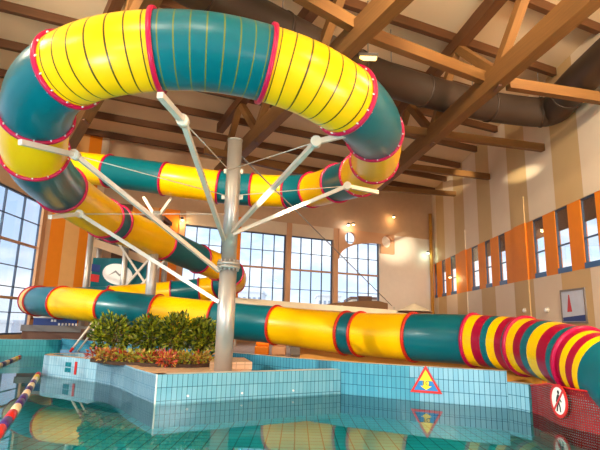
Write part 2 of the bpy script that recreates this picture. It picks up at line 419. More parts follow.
# chamfer wall on the left, striped orange
mb = MB()
P0, P1 = Vector((-13, 24.5)), Vector(BW(-7.9, 0)[:2])
ch = [(0, .12, 'column'), (.12, .36, 'orange'), (.36, .62, 'peach'), (.62, .86, 'orange'), (.86, 1, 'cream')]
nn = Vector((P1.y - P0.y, -(P1.x - P0.x))).normalized()
for a, b, m in ch:
    q = [P0.lerp(P1, a), P0.lerp(P1, b)]; q2 = [p - nn * .35 for p in q]
    mb.hexa([(q[0].x, q[0].y, .42), (q[1].x, q[1].y, .42), (q2[1].x, q2[1].y, .42), (q2[0].x, q2[0].y, .42), (q[0].x, q[0].y, ZC), (q[1].x, q[1].y, ZC), (q2[1].x, q2[1].y, ZC), (q2[0].x, q2[0].y, ZC)], M[m])
struct(mb, 'wall_corner')
# left wall and its glazing
mb = MB(); mb.box((XL - .35, -5, -1.1), (XL, 24.5, .75), M['beige']); mb.box((XL - .35, -5, 7.25), (XL, 24.5, ZC + .3), M['beige']); struct(mb, 'wall_left')
def LW(u, z, off=0): return (XL + off, u, z)
nwin += 1
wl = glazing(LW, -4.8, 24.4, [.75, 1.75, 2.4, 2.9, 3.85, 4.95, 6.1, 7.25], [24.4 - 1.55 * k for k in range(1, 19)], (2.4, 4.95), 'window_%d' % nwin)
mb = MB(); mb.box((XL, 24.15, .42), (XL + .12, 24.5, 7.25), M['column']); struct(mb, 'trim_6')

mb = MB(); mb.box((XL - .35, -5.35, 7.25), (XR + .2, -5, ZC + .25), M['cream']); struct(mb, 'wall_front')
# ceiling with purlins, then trusses, ties and duct
mb = MB(); mb.box((XL - .35, -5, ZC), (XR + .4, 38, ZC + .25), M['ceiling']); ceil = struct(mb, 'ceiling')
y0 = 4.0
pd = Vector((E2.x, E2.y))
def clip_x(p, d, x): return p + d * ((x - p.x) / d.x)
for k in range(-3, 8):
    base = Vector(PZ(453, 42, ZC - .3)[:2]) + Vector((0, 2.9 * k)); a = clip_x(base, pd, XL + .1); b = clip_x(base, pd, XR - .1)
    if a.y < 2.2: a = base + pd * ((2.2 - base.y) / pd.y)
    # stop at the back wall
    mb = MB(); mb.beam((a.x, a.y, ZC - .16), (b.x, b.y, ZC - .16), .2, .32, M['wood_dark']); mb.build('purlin', ceil)
ZBC, ZTC = 8.75, 11.2
def truss(name, label, node_far, node_near, far, near, zb, zt):
    """bottom nodes at 0 (far) and 1 (near); the chord runs from -far to near"""
    pf, pn = Vector(node_far), Vector(node_near); b0 = pf.lerp(pn, near); t = thing(name, label, 'roof truss', (b0.x, b0.y, zb))
    f = lambda k, z: (pf.lerp(pn, k).x, pf.lerp(pn, k).y, z)
    mb = MB(); mb.beam(f(-far, zb), f(near, zb), .36, .62, M['wood']); mb.build('bottom_chord', t)
    mb = MB(); mb.beam(f(-far, zt), f(near, zt), .34, .46, M['wood_dark']); tag(mb.build('top_chord', t), 'dark timber top chord')
    k = -math.floor(far)
    while k < near:
        for k0, k1 in ((k, k + .5), (k + 1, k + .5)):
            if k0 > near: continue
            mb = MB(); mb.beam(f(k0, zb + .15), f(k1, zt - .1), .24, .28, M['wood']); mb.build('web_strut', t)
        mb = MB(); mb.beam(f(k, zb - .36), f(k, zb + .36), .4, .1, M['brown'], (1, 0, 0)); tag(mb.build('gusset', t), 'dark steel gusset')
        k += 1
    return t
truss('roof_truss', 'heavy timber roof truss over the top of the slide, middle of the three', PZ(257, 135, ZBC), PZ(312, 80, ZBC), 1.2, 4.2, ZBC, ZTC)
truss('roof_truss', 'heavy timber roof truss near the striped right wall', PZ(432, 136, ZBC), PZ(497, 78, ZBC), 1.5, 3.2, ZBC, ZTC)
truss('roof_truss', 'timber roof truss at the left behind the big slide loop', PZ(66, 152, ZBC), PZ(87, 113, ZBC), 1.5, 4.0, ZBC, ZTC)
ties = [((401, 129.5), (543, 148), 19.9), ((378, 163), (489, 177), 25.8), ((370, 187.5), (455, 194), 31.4), ((360, 199), (428, 207), 35.6)]
for i, (a, b, Y) in enumerate(ties):
    e = PX(b[0], b[1], XR - .02); s_ = PZ(a[0], a[1], e[2])
    mb = MB(); mb.beam(s_, e, .24, .3, M['wood'])
    o = mb.build('tie_beam', None, s_); tag(o, ['nearest of four timber tie beams that end at the striped wall', 'second nearest of four tie beams that end at the striped wall', 'third nearest of four tie beams that end at the striped wall', 'farthest tie beam, in the corner above the drain pipe'][i], 'beam', 'tie beams to the striped wall')
for a, b, z, lab in (((365, 33), (494, 82), ZBC + .25, 'timber cross beam tying the middle truss to the right truss'), ((508, 84), (604, 99), ZBC + .25, 'short timber cross beam from the right truss to the striped wall'),
                     ((296, -8), (357, 27), ZBC + .25, 'timber cross beam on the left of the middle truss at the top of the photo'), ((205, 150), (330, 178), ZBC + .25, 'dark cross beam under the roof behind the column top')):
    p, q = PZ(a[0], a[1], z), PZ(b[0], b[1], z)
    mb = MB(); mb.beam(p, q, .24, .34, M['wood']); tag(mb.build('cross_beam', None, p), lab, 'beam')
# duct
ZD = 9.75
dp = [PZ(150, -40, ZD), PZ(225, 2, ZD), PZ(300, 40, ZD), PZ(375, 75, ZD), PZ(440, 95, ZD), PZ(505, 109, ZD), PZ(550, 111, ZD), (9.25, 15.4, 9.75), (9.25, 11.5, 9.8)]
t = thing('ventilation_duct', 'fat brown round ventilation duct curving under the roof timbers', 'duct', dp[3])
cs = catmull(dp, 8)
mb = MB(); mb.tube(cs, .56, M['duct'], 20); mb.build('duct_pipe', t)
for i in range(6, len(cs) - 4, 8):
    mb = MB(); d = (cs[i + 1] - cs[i]).normalized(); mb.tube([cs[i] - d * .04, cs[i] + d * .04], .59, M['duct'], 20); mb.build('duct_joint', t)
for i in (14, 26, 36, 46):
    mb = MB(); mb.tube([cs[i] + Vector((0, 0, .54)), (cs[i].x, cs[i].y, ZC)], .015, M['grey'], 6); mb.build('hanger_rod', t)

# drain pipe in the back right corner
mb = MB(); c0 = (9.72, 35.9); mb.tube([(c0[0], c0[1], .42), (c0[0], c0[1], 9.9)], .13, M['gold_leaf'], 12)
tag(mb.build('drain_pipe', None, (c0[0], c0[1], .42)), 'thin ochre pipe standing in the corner beside the striped wall', 'pipe')

# ================================================================== POOL WALLS
def wall_strip(mb, pts, thick, z0, z1, m, mtop, u0=0.0, inner=None):
    """pts along the water side, wall body to the left of travel"""
    pts = [Vector(p) for p in pts]; n = len(pts); nor = []
    for i in range(n):
        d = (pts[min(i + 1, n - 1)] - pts[max(i - 1, 0)]).normalized(); nor.append(Vector((-d.y, d.x)))
    back = [p + q * thick for p, q in zip(pts, nor)]; u = u0
    for i in range(n - 1):
        L = (pts[i + 1] - pts[i]).length
        a, b, c, d = pts[i], pts[i + 1], back[i + 1], back[i]
        mb.face([(a.x, a.y, z0), (b.x, b.y, z0), (b.x, b.y, z1), (a.x, a.y, z1)], m, [(u, z0 - z1), (u + L, z0 - z1), (u + L, 0), (u, 0)])
        mb.face([(c.x, c.y, z0), (d.x, d.y, z0), (d.x, d.y, z1), (c.x, c.y, z1)], inner or m, [(u + L, z0), (u, z0), (u, z1), (u + L, z1)])
        mb.face([(a.x, a.y, z1), (b.x, b.y, z1), (c.x, c.y, z1), (d.x, d.y, z1)], mtop, [(u, 0), (u + L, 0), (u + L, thick), (u, thick)]); u += L
    for i in (0, n - 1):
        a, d = pts[i], back[i]
        mb.face([(a.x, a.y, z0), (d.x, d.y, z0), (d.x, d.y, z1), (a.x, a.y, z1)], m, [(0, z0), (thick, z0), (thick, z1), (0, z1)])
ZI = .53
Cn = Vector((-2.6, 9.58)); Rn = Vector((1.02, 11.72))
left_curve = [Vector(p) for p in ((-2.6, 9.58), (-2.93, 10.05), (-3.36, 10.68), (-3.86, 11.5), (-4.4, 12.18), (-4.96, 12.7), (-5.59, 13.14), (-6.14, 13.48), (-6.67, 13.76), (-6.95, 14.02), (-7.05, 14.4), (-6.9, 14.8), (-6.5, 15.08), (-5.9, 15.2))]
# island body: cream top, tiled faces
mb = MB()
isl = [tuple(p) for p in left_curve[:6]][::-1] + [(-.95, 10.6), (-1.0, 11.5), (-1.35, 13.0), (-3.0, 14.3), (-4.8, 15.0), (-5.25, 14.2)]
mb.prism(isl, -1.1, ZI - .02, M['tile_pale'], M['tile_cream'], bottom=False); struct(mb, 'planter_island')
mb = MB(); lc = [p for p in left_curve]
wall_strip(mb, lc[::-1], .22, -1.1, ZI, M['tile_pale'], M['tile_cream'])
struct(mb, 'pool_wall_curved')
mb = MB(); wall_strip(mb, [Cn, Rn], .24, -1.1, ZI, M['tile_front'], M['rim']); mb.box((Cn.x - .012, Cn.y - .012, -1.1), (Cn.x + .014, Cn.y + .014, ZI + .003), M['rim'])
struct(mb, 'pool_wall_front')
ra, rb, rc = Vector((1.02, 11.72)), Vector((4.2, 10.2)), Vector((4.42, 9.75))
mb = MB(); rear = [Vector(p) for p in ((-9.9, 21.25), (-6.0, 18.0), (-3.4, 15.65), (-1.4, 13.8), (-.3, 12.72), (1.02, 11.72), (2.3, 11.02), (3.3, 10.58), (4.2, 10.2))]
wall_strip(mb, rear, .22, -1.1, .70, M['tile'], M['rim'], -sum((b - a).length for a, b in zip(rear[:5], rear[1:6])))
wall_strip(mb, [rb, rc], .22, -1.1, .5, M['tile'], M['rim'], 3.6)
struct(mb, 'pool_wall_rear')
mb = MB(); wall_strip(mb, [Vector(p) for p in ((-13, 19.9), (-11.8, 20.15), (-11.1, 20.45), (-10.3, 20.85), (-9.95, 21.15), (-9.8, 21.6))], .25, -1.1, .66, M['tile_teal'], M['rim']); struct(mb, 'pool_wall_left')
mb = MB(); wall_strip(mb, [Vector(p) for p in ((-7.4, 15.9), (-6.8, 15.6), (-6.2, 15.5), (-5.75, 15.8), (-5.6, 16.3))], .2, -1.1, .56, M['bluetile'], M['tile_pale']); mb.tube([(-5.65, 16.1, -1.1), (-5.65, 16.1, .78)], .2, M['bluetile'], 16); struct(mb, 'pool_wall_inner')
mb = MB(); mb.prism([(-1.9, 11.15), (-1.0, 11.5), (-1.33, 12.9), (-2.1, 12.9)], ZI - .02, .66, M['tile_cream'], M['tile_cream']); struct(mb, 'kerb')
# soil bed
mb = MB(); mb.prism([PZ(px, py, ZI)[:2] for px, py in ((90, 361), (112, 364), (150, 366), (190, 367), (213, 366), (218, 361), (205, 357), (150, 354), (104, 354))], ZI - .02, ZI + .05, M['soil'], M['soil']); struct(mb, 'planting_bed')

# ================================================================== THE SLIDE
TR, FR = .56, .608
# px, py, depth, flange after?, section material up to the next flange
N = [
    (67, 166, 17.9, 1, 'yellow'), (109, 171, 17.6, 1, 'teal'), (165, 179, 17.2, 1, 'yellow'), (219, 187, 17.2, 1, 'teal'), (252, 190, 17.2, 1, 'yellow'), (288, 191.5, 17.0, 1, 'teal'),
    (312, 190, 16.4, 1, 'yellow'), (338, 183, 14.9, 1, 'teal'), (360, 175, 13.4, 1, 'yellow'), (374, 160, 11.8, 1, 'yellow'), (374, 133, 9.7, 1, 'teal'), (366, 118, 8.5, 0, ''), (345, 100, 7.5, 1, 'yellow_ringed'),
    (306, 78, 6.95, 0, ''), (266, 64, 6.7, 1, 'teal_ringed'), (212, 53, 6.4, 0, ''), (158, 51, 6.3, 1, 'yellow_ringed'), (108, 57, 6.35, 0, ''), (70, 70, 6.7, 1, 'teal'), (46, 89, 7.2, 0, ''), (37, 114, 7.9, 1, 'yellow'),
    (35, 151, 8.9, 1, 'teal'), (61, 188, 11.6, 1, 'yellow'), (104, 218, 14.4, 1, 'teal'), (115, 223.5, 15.1, 1, 'yellow'), (162, 243, 17.6, 1, 'teal'), (199, 259, 20.0, 1, 'yellow'), (218, 267, 21.0, 1, 'teal'),
    (231, 274, 21.6, 1, 'yellow'), (233, 281, 22.8, 1, 'teal'), (219, 287, 23.6, 1, 'yellow'), (200, 290, 23.6, 1, 'teal'), (172, 293, 23.4, 1, 'yellow'), (110, 298, 23.2, 1, 'teal'), (60, 300, 22.8, 1, 'yellow'), (40, 300, 21.6, 0, ''),
    (34, 300.5, 20.6, 1, 'yellow'), (39, 301, 19.6, 1, 'teal'), (62, 302.5, 18.1, 1, 'yellow'), (107, 307, 16.8, 1, 'teal'), (158, 312.5, 16.2, 1, 'yellow'), (215, 319, 15.7, 1, 'teal'), (276, 325, 15.0, 1, 'yellow'), (346, 333, 13.5, 1, 'teal'), (361, 334, 13.2, 1, 'yellow'),
    (414, 337, 12.0, 1, 'teal'), (474, 340, 11.1, 1, 'bandA'), (526, 346, 10.0, 1, 'bandB'), (558, 353, 9.1, 0, ''), (584, 361.5, 8.4, 1, 'bandC'), (616, 376, 7.7, 0, ''), (645, 397, 7.1, 0, ''), (690, 430, 6.6, 1, ''),
]
Yl, Cr, Tl = YEL, CRIM, TEAL
M['bandA'] = bands('striped_plastic_a', [(.22, Yl), (.42, Cr), (.56, Tl), (.74, Yl), (.9, Cr), (1, Tl)])
M['bandB'] = bands('striped_plastic_b', [(.2, Yl), (.36, Cr), (.5, Tl), (.68, Yl), (.86, Cr), (1, Tl)])
M['bandC'] = bands('striped_plastic_c', [(.07, Cr), (.14, Yl), (.22, Cr), (.29, Yl), (.85, Tl), (1, Yl)])
nodes = [PD(a, b, c * (1 + .13 * max(0, (225 - b) / 175) ** 2 if c < 12.5 else 1)) for a, b, c, d, e in N]
K = 10
path = catmull(nodes, K)
frames = rmf(path)
slide = thing('tube_slide', 'long yellow and teal tube slide looping around the steel column and along the pool', 'water slide', (nodes[-1][0], nodes[-1][1], 0))
fl = [i for i, q in enumerate(N) if q[3]]
for a, b in zip(fl, fl[1:]):
    i0, i1 = a * K, b * K
    mb = MB(); mb.tube(path[i0:i1 + 1], TR, M[N[a][4]], 40, cap=False, frames=frames[i0:i1 + 1])
    o = mb.build('tube_section', slide)
    o['label'] = {'yellow': 'yellow tube section', 'teal': 'teal tube section', 'yellow_ringed': 'yellow tube section with thin dark rings', 'teal_ringed': 'teal tube section with thin gold rings'}.get(N[a][4], 'tube section banded in yellow, crimson and teal')
LOOPEND = 37
BOLTED = (8, 9, 10, 12, 18, 20, 21)
for a in fl:
    i = a * K; p = path[i]; d = (path[min(i + 1, len(path) - 1)] - path[max(i - 1, 0)]).normalized(); nn, bb = frames[i]
    fm = M['flange'] if a < LOOPEND or a > 45 else M['flange_red']
    mb = MB(); w = .032
    prof = [(-w, TR - .03), (-w, FR), (0, FR + .006), (w, FR), (w, TR - .03)]
    n = 40; rings = []
    for (du, r) in prof: rings.append([mb.bm.verts.new(p + d * du + (nn * math.cos(2 * math.pi * k / n) + bb * math.sin(2 * math.pi * k / n)) * r) for k in range(n)])
    for x in range(len(prof)):
        y_ = (x + 1) % len(prof)
        for k in range(n):
            j = (k + 1) % n; mb.face([rings[x][k], rings[x][j], rings[y_][j], rings[y_][k]], fm, None, True)
    f = mb.build('flange', slide); f['label'] = 'crimson joint flange' if fm is M['flange'] else 'red joint flange'
    if a in BOLTED:
        for k in range(14):
            an = 2 * math.pi * (k + .5) / 14; rad = nn * math.cos(an) + bb * math.sin(an); c = p + rad * (TR + .018)
            mb = MB(); mb.tube([c - d * (w + .03), c + d * (w + .03)], .014, M['bolt'], 6); tag(mb.build('bolt', f), 'pale bolt head')

# ================================================================== SUPPORT COLUMN WITH ARMS
cb = PZ(222, 371.5, ZI - .02); cb = (cb[0], cb[1] + .12, ZI - .02)
colo = thing('support_column', 'tall round steel column with branching arms standing on the planter island', 'column', cb)
top = PY(229.5, 141, cb[1])
cx, cy = cb[0], cb[1]
mb = MB(); mb.tube([(cx, cy, cb[2]), (cx, cy, 2.72)], .19, M['steel_warm'], 28); mb.build('lower_shaft', colo)
mb = MB(); mb.tube([(cx, cy, 2.78), (cx, cy, top[2])], .165, M['steel_warm'], 28); mb.build('upper_shaft', colo)
mb = MB(); mb.tube([(cx, cy, 2.68), (cx, cy, 2.745)], .25, M['steel_warm'], 28); mb.tube([(cx, cy, 2.755), (cx, cy, 2.82)], .25, M['steel_warm'], 28)
col_ = mb.build('collar', colo)
for k in range(14):
    mb = MB(); a = 2 * math.pi * k / 14; q = (cx + .22 * math.cos(a), cy + .22 * math.sin(a))
    mb.tube([(q[0], q[1], 2.63), (q[0], q[1], 2.87)], .017, M['bolt'], 6); mb.build('bolt', col_)
mb = MB(); mb.tube([(cx, cy, top[2]), (cx, cy, top[2] + .03)], .175, M['steel_warm'], 28); mb.build('cap', colo)
def arm(root, pts, w=.08, wb=.085):
    mb = MB(); mb.beam(root, pts[0], w, w, M['steel']); a = mb.build('arm', colo)
    mb = MB(); mb.beam(pts[0], pts[1], wb, wb, M['steel']); mb.build('bracket', a)
    mb = MB(); v = Vector(pts[0]); mb.tube([v - Vector((0, .07, 0)), v + Vector((0, .07, 0))], .09, M['steel'], 12); mb.build('knuckle', a)
ez = lambda px, py: PY(px, py, cy - .1)
def rodp(a, b):
    mb = MB(); mb.tube([a, b], .011, M['steel'], 6); mb.build('tie_rod', colo)
A1 = PD(75, 155, 8.7); A2 = PD(80, 214, 11.1); A3 = PD(183, 121, 7.2); A4 = PD(316, 142, 8.0); A5 = PD(347, 186, 11.3)
arm(ez(219, 271), [A1, PD(20, 142, 7.6)]); arm(ez(219, 302), [A2, PD(50, 217, 10.0)]); arm(ez(224, 240), [A3, PD(160, 95, 6.4)]); arm(ez(232, 232), [A4, PD(352, 133.5, 8.2)]); arm(ez(233, 234), [A5, PD(378, 192.5, 11.6)])
hub = ez(228, 196); hub2 = ez(229, 170)
for a, b in ((A1, hub), (A2, ez(226, 214)), (A3, hub2), (A4, hub2), (A5, hub)): rodp(a, b)
lug = MB(); lug.beam((cx - .24, cy, hub[2]), (cx + .24, cy, hub[2]), .05, .1, M['steel']); lug.beam((cx - .22, cy, hub2[2]), (cx + .22, cy, hub2[2]), .05, .1, M['steel']); lug.build('lug', colo)
# long stay cable to the back deck
p, q = ez(238, 153), PD(392, 306, 30)
mb = MB(); mb.tube([p, q], .02, M['grey'], 6); tag(mb.build('stay_cable', None, p), 'thin straight cable running from the column top towards the far arched window', 'cable')
# post under the far run of the slide
pb = PD(158, 183, 17.3); t = thing('slide_post', 'grey steel post carrying the far straight run of the slide', 'post', (pb[0], pb[1] + .2, .42))
mb = MB(); mb.tube([(pb[0], pb[1] + .2, .42), (pb[0], pb[1] + .2, pb[2] - 1.0)], .17, M['steel_warm'], 18); mb.build('shaft', t)
for sx in (-.5, .5):
    mb = MB(); mb.beam((pb[0], pb[1] + .2, pb[2] - 1.25), (pb[0] + sx, pb[1] + .1, pb[2] - .5), .1, .1, M['steel']); mb.build('fork_arm', t)

# ================================================================== STAIR TOWER BEHIND
t = thing('slide_tower', 'steel stair tower with blue panel behind the descending slide', 'stair tower', (-8.2, 24.0, .42))
tx0, tx1, ty0, ty1 = -10.4, -7.0, 24.2, 25.6
for x, y in ((tx0, ty0), (-8.6, ty0), (tx1, ty0), (tx0, ty1 - .2), (tx1, ty1)):
    mb = MB(); mb.tube([(x, y, .42), (x, y, 6.5)], .14, M['steel_warm'], 14); mb.build('post', t)
for a, b in (((-9.0, ty0 - .1, 2.4), (-7.0, ty0 - .1, 5.0)), ((-8.9, ty0 - .16, 5.2), (-6.9, ty0 - .16, 2.6)), ((-8.5, ty0 - .22, 2.2), (-6.6, ty0 - .22, 4.4))):
    mb = MB(); mb.beam(a, b, .1, .1, M['steel']); mb.build('brace', t)
mb = MB(); mb.box((tx0 - .2, ty0 - .1, 6.5), (tx1 + .2, ty1 + .1, 6.7), M['brown']); mb.build('platform', t)
fs = MB(); fs.beam((-10.3, ty0 + .15, 5.3), (-7.0, ty0 + .15, 4.3), .1, .38, M['beige']); fs.build('stringer', t)
for k in range(11):
    mb = MB(); x = -10.2 + .3 * k; z = 5.45 - .09 * k; mb.box((x, ty0 + .2, z), (x + .28, ty0 + 1.0, z + .05), M['grey']); mb.build('tread', t)
rl = MB(); rl.beam((-10.3, ty0 + .12, 6.3), (-7.0, ty0 + .12, 5.3), .05, .06, M['wood']); rl = rl.build('handrail', t)
for k in range(16):
    mb = MB(); x = -10.2 + .2 * k; z = 5.45 - .2 * k * .3; mb.tube([(x, ty0 + .12, z), (x, ty0 + .12, z + .8)], .02, M['brown'], 6); mb.build('baluster', rl)
mb = MB(); mb.box((-10.3, ty0 + .3, 2.3), (-7.6, ty0 + .4, 4.55), M['teal']); pn = mb.build('panel', t); tag(pn, 'blue panel with a white oval emblem')
plT = basis((-9.0, ty0 + .28, 3.75), (1, 0, -.12), (0, 0, 1))
plate('oval_emblem', [[(x * .75, y * .52) for x, y in circle(0, 0, 1)]], .03, M['sign_white'], pn, plT)
plate('emblem_line', [[(-.45, -.12), (-.1, .18), (.1, .02), (.42, .1), (.42, .02), (.1, -.08), (-.1, .08)]], .05, M['grey'], pn, plT)
for dx, dz, m in ((-1.1, .15, 'navy'), (-1.1, -.35, 'red')):
    plate('colour_patch', [[(dx - .22, dz - .18), (dx + .2, dz - .18), (dx + .2, dz + .18), (dx - .22, dz + .18)]], .04, M[m], pn, plT)

# ================================================================== PLANTS
def leaf(mb, c, d, up, L, W, m):
    d = d.normalized(); sd = d.cross(up).normalized() * W * .5
    p0, p1, p2 = c, c + d * L * .5 + up * .01, c + d * L
    mb.face([p0, p1 - sd, p2, p1 + sd], m)
def rv():
    while True:
        v = Vector((random.uniform(-1, 1), random.uniform(-1, 1), random.uniform(-1, 1)))
        if .05 < v.length < 1: return v
def shrub(px, pyb, pyt, rpx, label):
    base = Vector(PZ(px, pyb, ZI + .03)); ztop = PY(px, pyt, base.y)[2]; rad = rpx / FPX * base.y; t = thing('evergreen_shrub', label, 'shrub', base, 'green shrubs on the planter island')
    mb = MB()
    for k in range(5):
        o = rv() * .08; q = rv() * rad * .6; mb.tube([base + Vector((o.x, o.y, 0)), base + Vector((q.x * .6, q.y * .6, (ztop - ZI) * .5)), base + Vector((q.x, q.y, (ztop - ZI) * .85))], [.022, .015, .006], M['bark'], 6)
    mb.build('stems', t)
    mb = MB(); H = ztop - ZI
    for k in range(1150):
        v = rv(); 
        if v.length < .45 and random.random() < .6: continue
        bump = 1 + .18 * math.sin(v.x * 7 + px) * math.cos(v.z * 6)
        c = base + Vector((v.x * rad * bump, v.y * rad * bump, H * .56 + v.z * H * .46 * bump))
        d_ = (v + rv() * .9 + Vector((0, 0, .35))); leaf(mb, c, d_, rv(), random.uniform(.1, .17), random.uniform(.05, .08), M['leaf'] if random.random() < .6 else M['leaf_b'])
    mb.build('foliage', t)
for a in ((110, 358, 317, 19, 'round green shrub standing apart at the left of the planter'), (148, 358, 318, 16, 'bushy green shrub next to the gap in the planter hedge'), (175, 359, 315, 17, 'tallest green shrub in the middle of the planter hedge'), (201, 359, 320, 14, 'green shrub close beside the steel column')): shrub(*a)
mb = MB(); p = PZ(131.5, 358, ZI); mb.tube([(p[0], p[1], ZI), (p[0], p[1], 1.32)], .022, M['steel'], 8); tag(mb.build('garden_stake', None, (p[0], p[1], ZI)), 'thin white stake standing in the gap between the shrubs', 'stake')
def cover(px, py, z, mats, label, k):
    b = PZ(px, py, z); base = Vector(b); t = thing('foliage_plant', label, 'plant', base, 'low colourful plants along the planter edge')
    mb = MB()
    for i in range(4):
        q = rv() * .12; mb.tube([base, base + Vector((q.x, q.y, .16))], [.012, .005], M['bark'], 5)
    mb.build('stems', t)
    mb = MB()
    for i in range(110):
        v = rv(); c = base + Vector((v.x * .24, v.y * .2, .13 + v.z * .13)); leaf(mb, c, v + rv() * .7 + Vector((0, 0, .3)), rv(), random.uniform(.08, .14), random.uniform(.035, .055), M[random.choice(mats)])
    mb.build('foliage', t)
rg, gd, ol = ['red_leaf', 'red_leaf', 'gold_leaf'], ['gold_leaf', 'gold_leaf', 'olive_leaf'], ['olive_leaf', 'olive_leaf', 'red_leaf', 'leaf']
cv = [(97, 358, rg, 'red leafed plant at the far left end of the planter bed'), (106, 360, gd, 'golden plant under the left part of the separate shrub'), (116, 360, rg, 'red plant under the middle of the separate shrub'), (126, 361, ol, 'olive plant below the white stake'),
      (137, 361, gd, 'golden plant just right of the white stake'), (148, 362, ol, 'olive plant under the shrub beside the stake'), (158, 362, rg, 'red plant left of the trailing one'), (167, 364, rg, 'red plant trailing over the planter edge'), (177, 363, ol, 'olive plant right of the trailing red one'),
      (187, 363, gd, 'golden plant left of the last two before the column'), (196, 363, ol, 'olive plant second from the steel column'), (205, 362, gd, 'golden plant nearest to the steel column')]
for k, (a, b, m, lab) in enumerate(cv): cover(a, b + 1.5, ZI + .03, m, lab, k)

# ================================================================== SIGNS AND MARKS
# warning triangle on the rear pool wall
sa, sb = Vector((2.3, 11.02)), Vector((3.3, 10.58))
dv = (sb - sa).normalized(); wn = Vector((dv.y, -dv.x))
def rear_at(px, py):
    v = PD(px, py, 10); d = Vector((v[0], v[1])); n_ = Vector((dv.y, -dv.x)); k = n_.dot(sa) / n_.dot(d); return Vector((k * d.x, k * d.y, EYE + k * (v[2] - EYE)))
c3 = rear_at(426, 381); out = Vector((wn.x, wn.y, 0)).normalized()
t = thing('warning_sign', 'triangular red bordered sign with a yellow down arrow on the pool wall', 'sign', c3 + out * .006)
pl = basis(c3 + out * .012, (dv.x, dv.y, 0), (0, 0, 1))
def trap(lo, hi): return lo + hi[::-1]
S = .33; tri = lambda k, dy=0: [(-S * k, -.24 * k + dy), (S * k, -.24 * k + dy), (0, .32 * k + dy)]
plate('border', [tri(1), tri(.76, -.01)], .02, M['red'], t, pl)
plate('upper_field', [[(-.16, .005), (.16, .005), (0, .24)]], .014, M['sign_yellow'], t, pl)
plate('lower_field', [[(-.262, -.195), (.262, -.195), (.15, .005), (-.15, .005)]], .014, M['blue'], t, pl)
ar = plate('arrow', [[(-.06, .0), (.06, .0), (.06, -.1), (.12, -.1), (0, -.18), (-.12, -.1), (-.06, -.1)]], .02, M['sign_yellow'], t, pl)
text('lettering', '1C', .13, M['black'], ar, pl @ Matrix.Translation((0, -.045, .012)))
# depth figure and red bar on the curved wall
lc3 = lambda px, py: None
def curved_at(px):
    v = PD(px, 370, 10); d = Vector((v[0], v[1])); best = None
    for a, b in zip(left_curve[:9], left_curve[1:9]):
        for k in range(41):
            p = a.lerp(b, k / 40); e = abs(p.x * d.y - p.y * d.x)
            if best is None or e < best[0]: best = (e, p, (b - a).normalized())
    return best[1], best[2]
p, d = curved_at(68); on = Vector((d.y, -d.x)); on = on if on.dot(p) < 0 else -on; xd = -d if (-d).x > 0 else d
t = thing('depth_mark', 'small dark depth figure on the curved pale pool wall', 'marking', (p.x + on.x * .01, p.y + on.y * .01, .3))
pl = basis((p.x + on.x * .008, p.y + on.y * .008, .27), (xd.x, xd.y, 0), (0, 0, 1))
for a in ((-.12, .02, -.01, .13), (.01, .02, .12, .13), (-.12, -.12, -.01, -.01), (.01, -.12, .12, -.01)):
    plate('figure', [[(a[0], a[1]), (a[2], a[1]), (a[2], a[3]), (a[0], a[3])]], .012, M['tile_teal'], t, pl)
p, d = curved_at(75.5); on = Vector((d.y, -d.x)); on = on if on.dot(p) < 0 else -on; xd = -d if (-d).x > 0 else d; pl = basis((p.x + on.x * .008, p.y + on.y * .008, .26), (xd.x, xd.y, 0), (0, 0, 1))
o = plate('depth_bar', [[(-.045, -.15), (.045, -.15), (.045, .17), (-.045, .17)]], .012, M['red'], None, pl); tag(o, 'red upright bar beside the dark depth figure on the curved pool wall', 'marking')
# wall lights / nozzles on the front wall
for k, (px, lab) in enumerate(((194, 'small white jet in the front pool wall, left one'), (248, 'small white jet in the front pool wall, left of the right hand one'), (296, 'small white jet in the front pool wall, nearest the corner'))):
    u = (.62, 1.75, 2.95)[k]; dd = (Rn - Cn).normalized(); p = Cn + dd * u; n_ = Vector((dd.y, -dd.x))
    mb = MB(); mb.tube([(p.x + n_.x * -.005, p.y + n_.y * -.005, .12), (p.x + n_.x * .02, p.y + n_.y * .02, .12)], .022, M['sign_white'], 10); tag(mb.build('wall_jet', None, (p.x, p.y, .12)), lab, 'nozzle', 'jets in the front pool wall')

# red net with its no-walking sign
net = [(4.45, 9.72), (4.42, 9.3), (4.39, 8.9), (4.37, 8.5), (4.42, 8.1), (4.56, 7.75), (4.78, 7.35), (5.05, 7.0)]
t = thing('safety_net', 'dark red mesh net hanging below the striped end of the slide', 'net', (4.5, 8.7, 0))
mb = MB(); u = 0; prev = None; rows_ = 6
cs = [Vector((p[0], p[1])) for p in net]
grid = []
for i, p in enumerate(cs):
    if i: u += (cs[i] - cs[i - 1]).length
    col = []
    for r in range(rows_ + 1):
        z = -.25 + (.86 if i > 1 else .74 + .06 * i) * r / rows_; bow = .05 * math.sin(r / rows_ * math.pi) * math.sin(i * 1.7)
        col.append((mb.bm.verts.new((p.x + bow, p.y + bow * .4, z)), (u, z)))
    grid.append(col)
for i in range(len(grid) - 1):
    for r in range(rows_):
        q = [grid[i][r], grid[i + 1][r], grid[i + 1][r + 1], grid[i][r + 1]]; mb.face([a[0] for a in q], M['net'], [a[1] for a in q], True)
mb.build('mesh_fabric', t)
mb = MB(); mb.tube([(cs[i].x, cs[i].y, grid[i][-1][1][1]) for i in range(len(cs))], .016, M['red'], 6); mb.build('edge_cord', t)
sd = Vector((.02, -1.0)).normalized(); p = Vector((4.31, 8.45))
t = thing('prohibition_sign', 'round red and white no walking sign fixed to the red net', 'sign', (p.x, p.y, .4))
pl = basis((p.x, p.y, .39), (0, -1, 0), (0, 0, 1))
plate('border', [circle(0, 0, .265, 40), circle(0, 0, .215, 40)], .02, M['red'], t, pl); plate('disc', [circle(0, 0, .218, 40)], .012, M['sign_white'], t, pl)
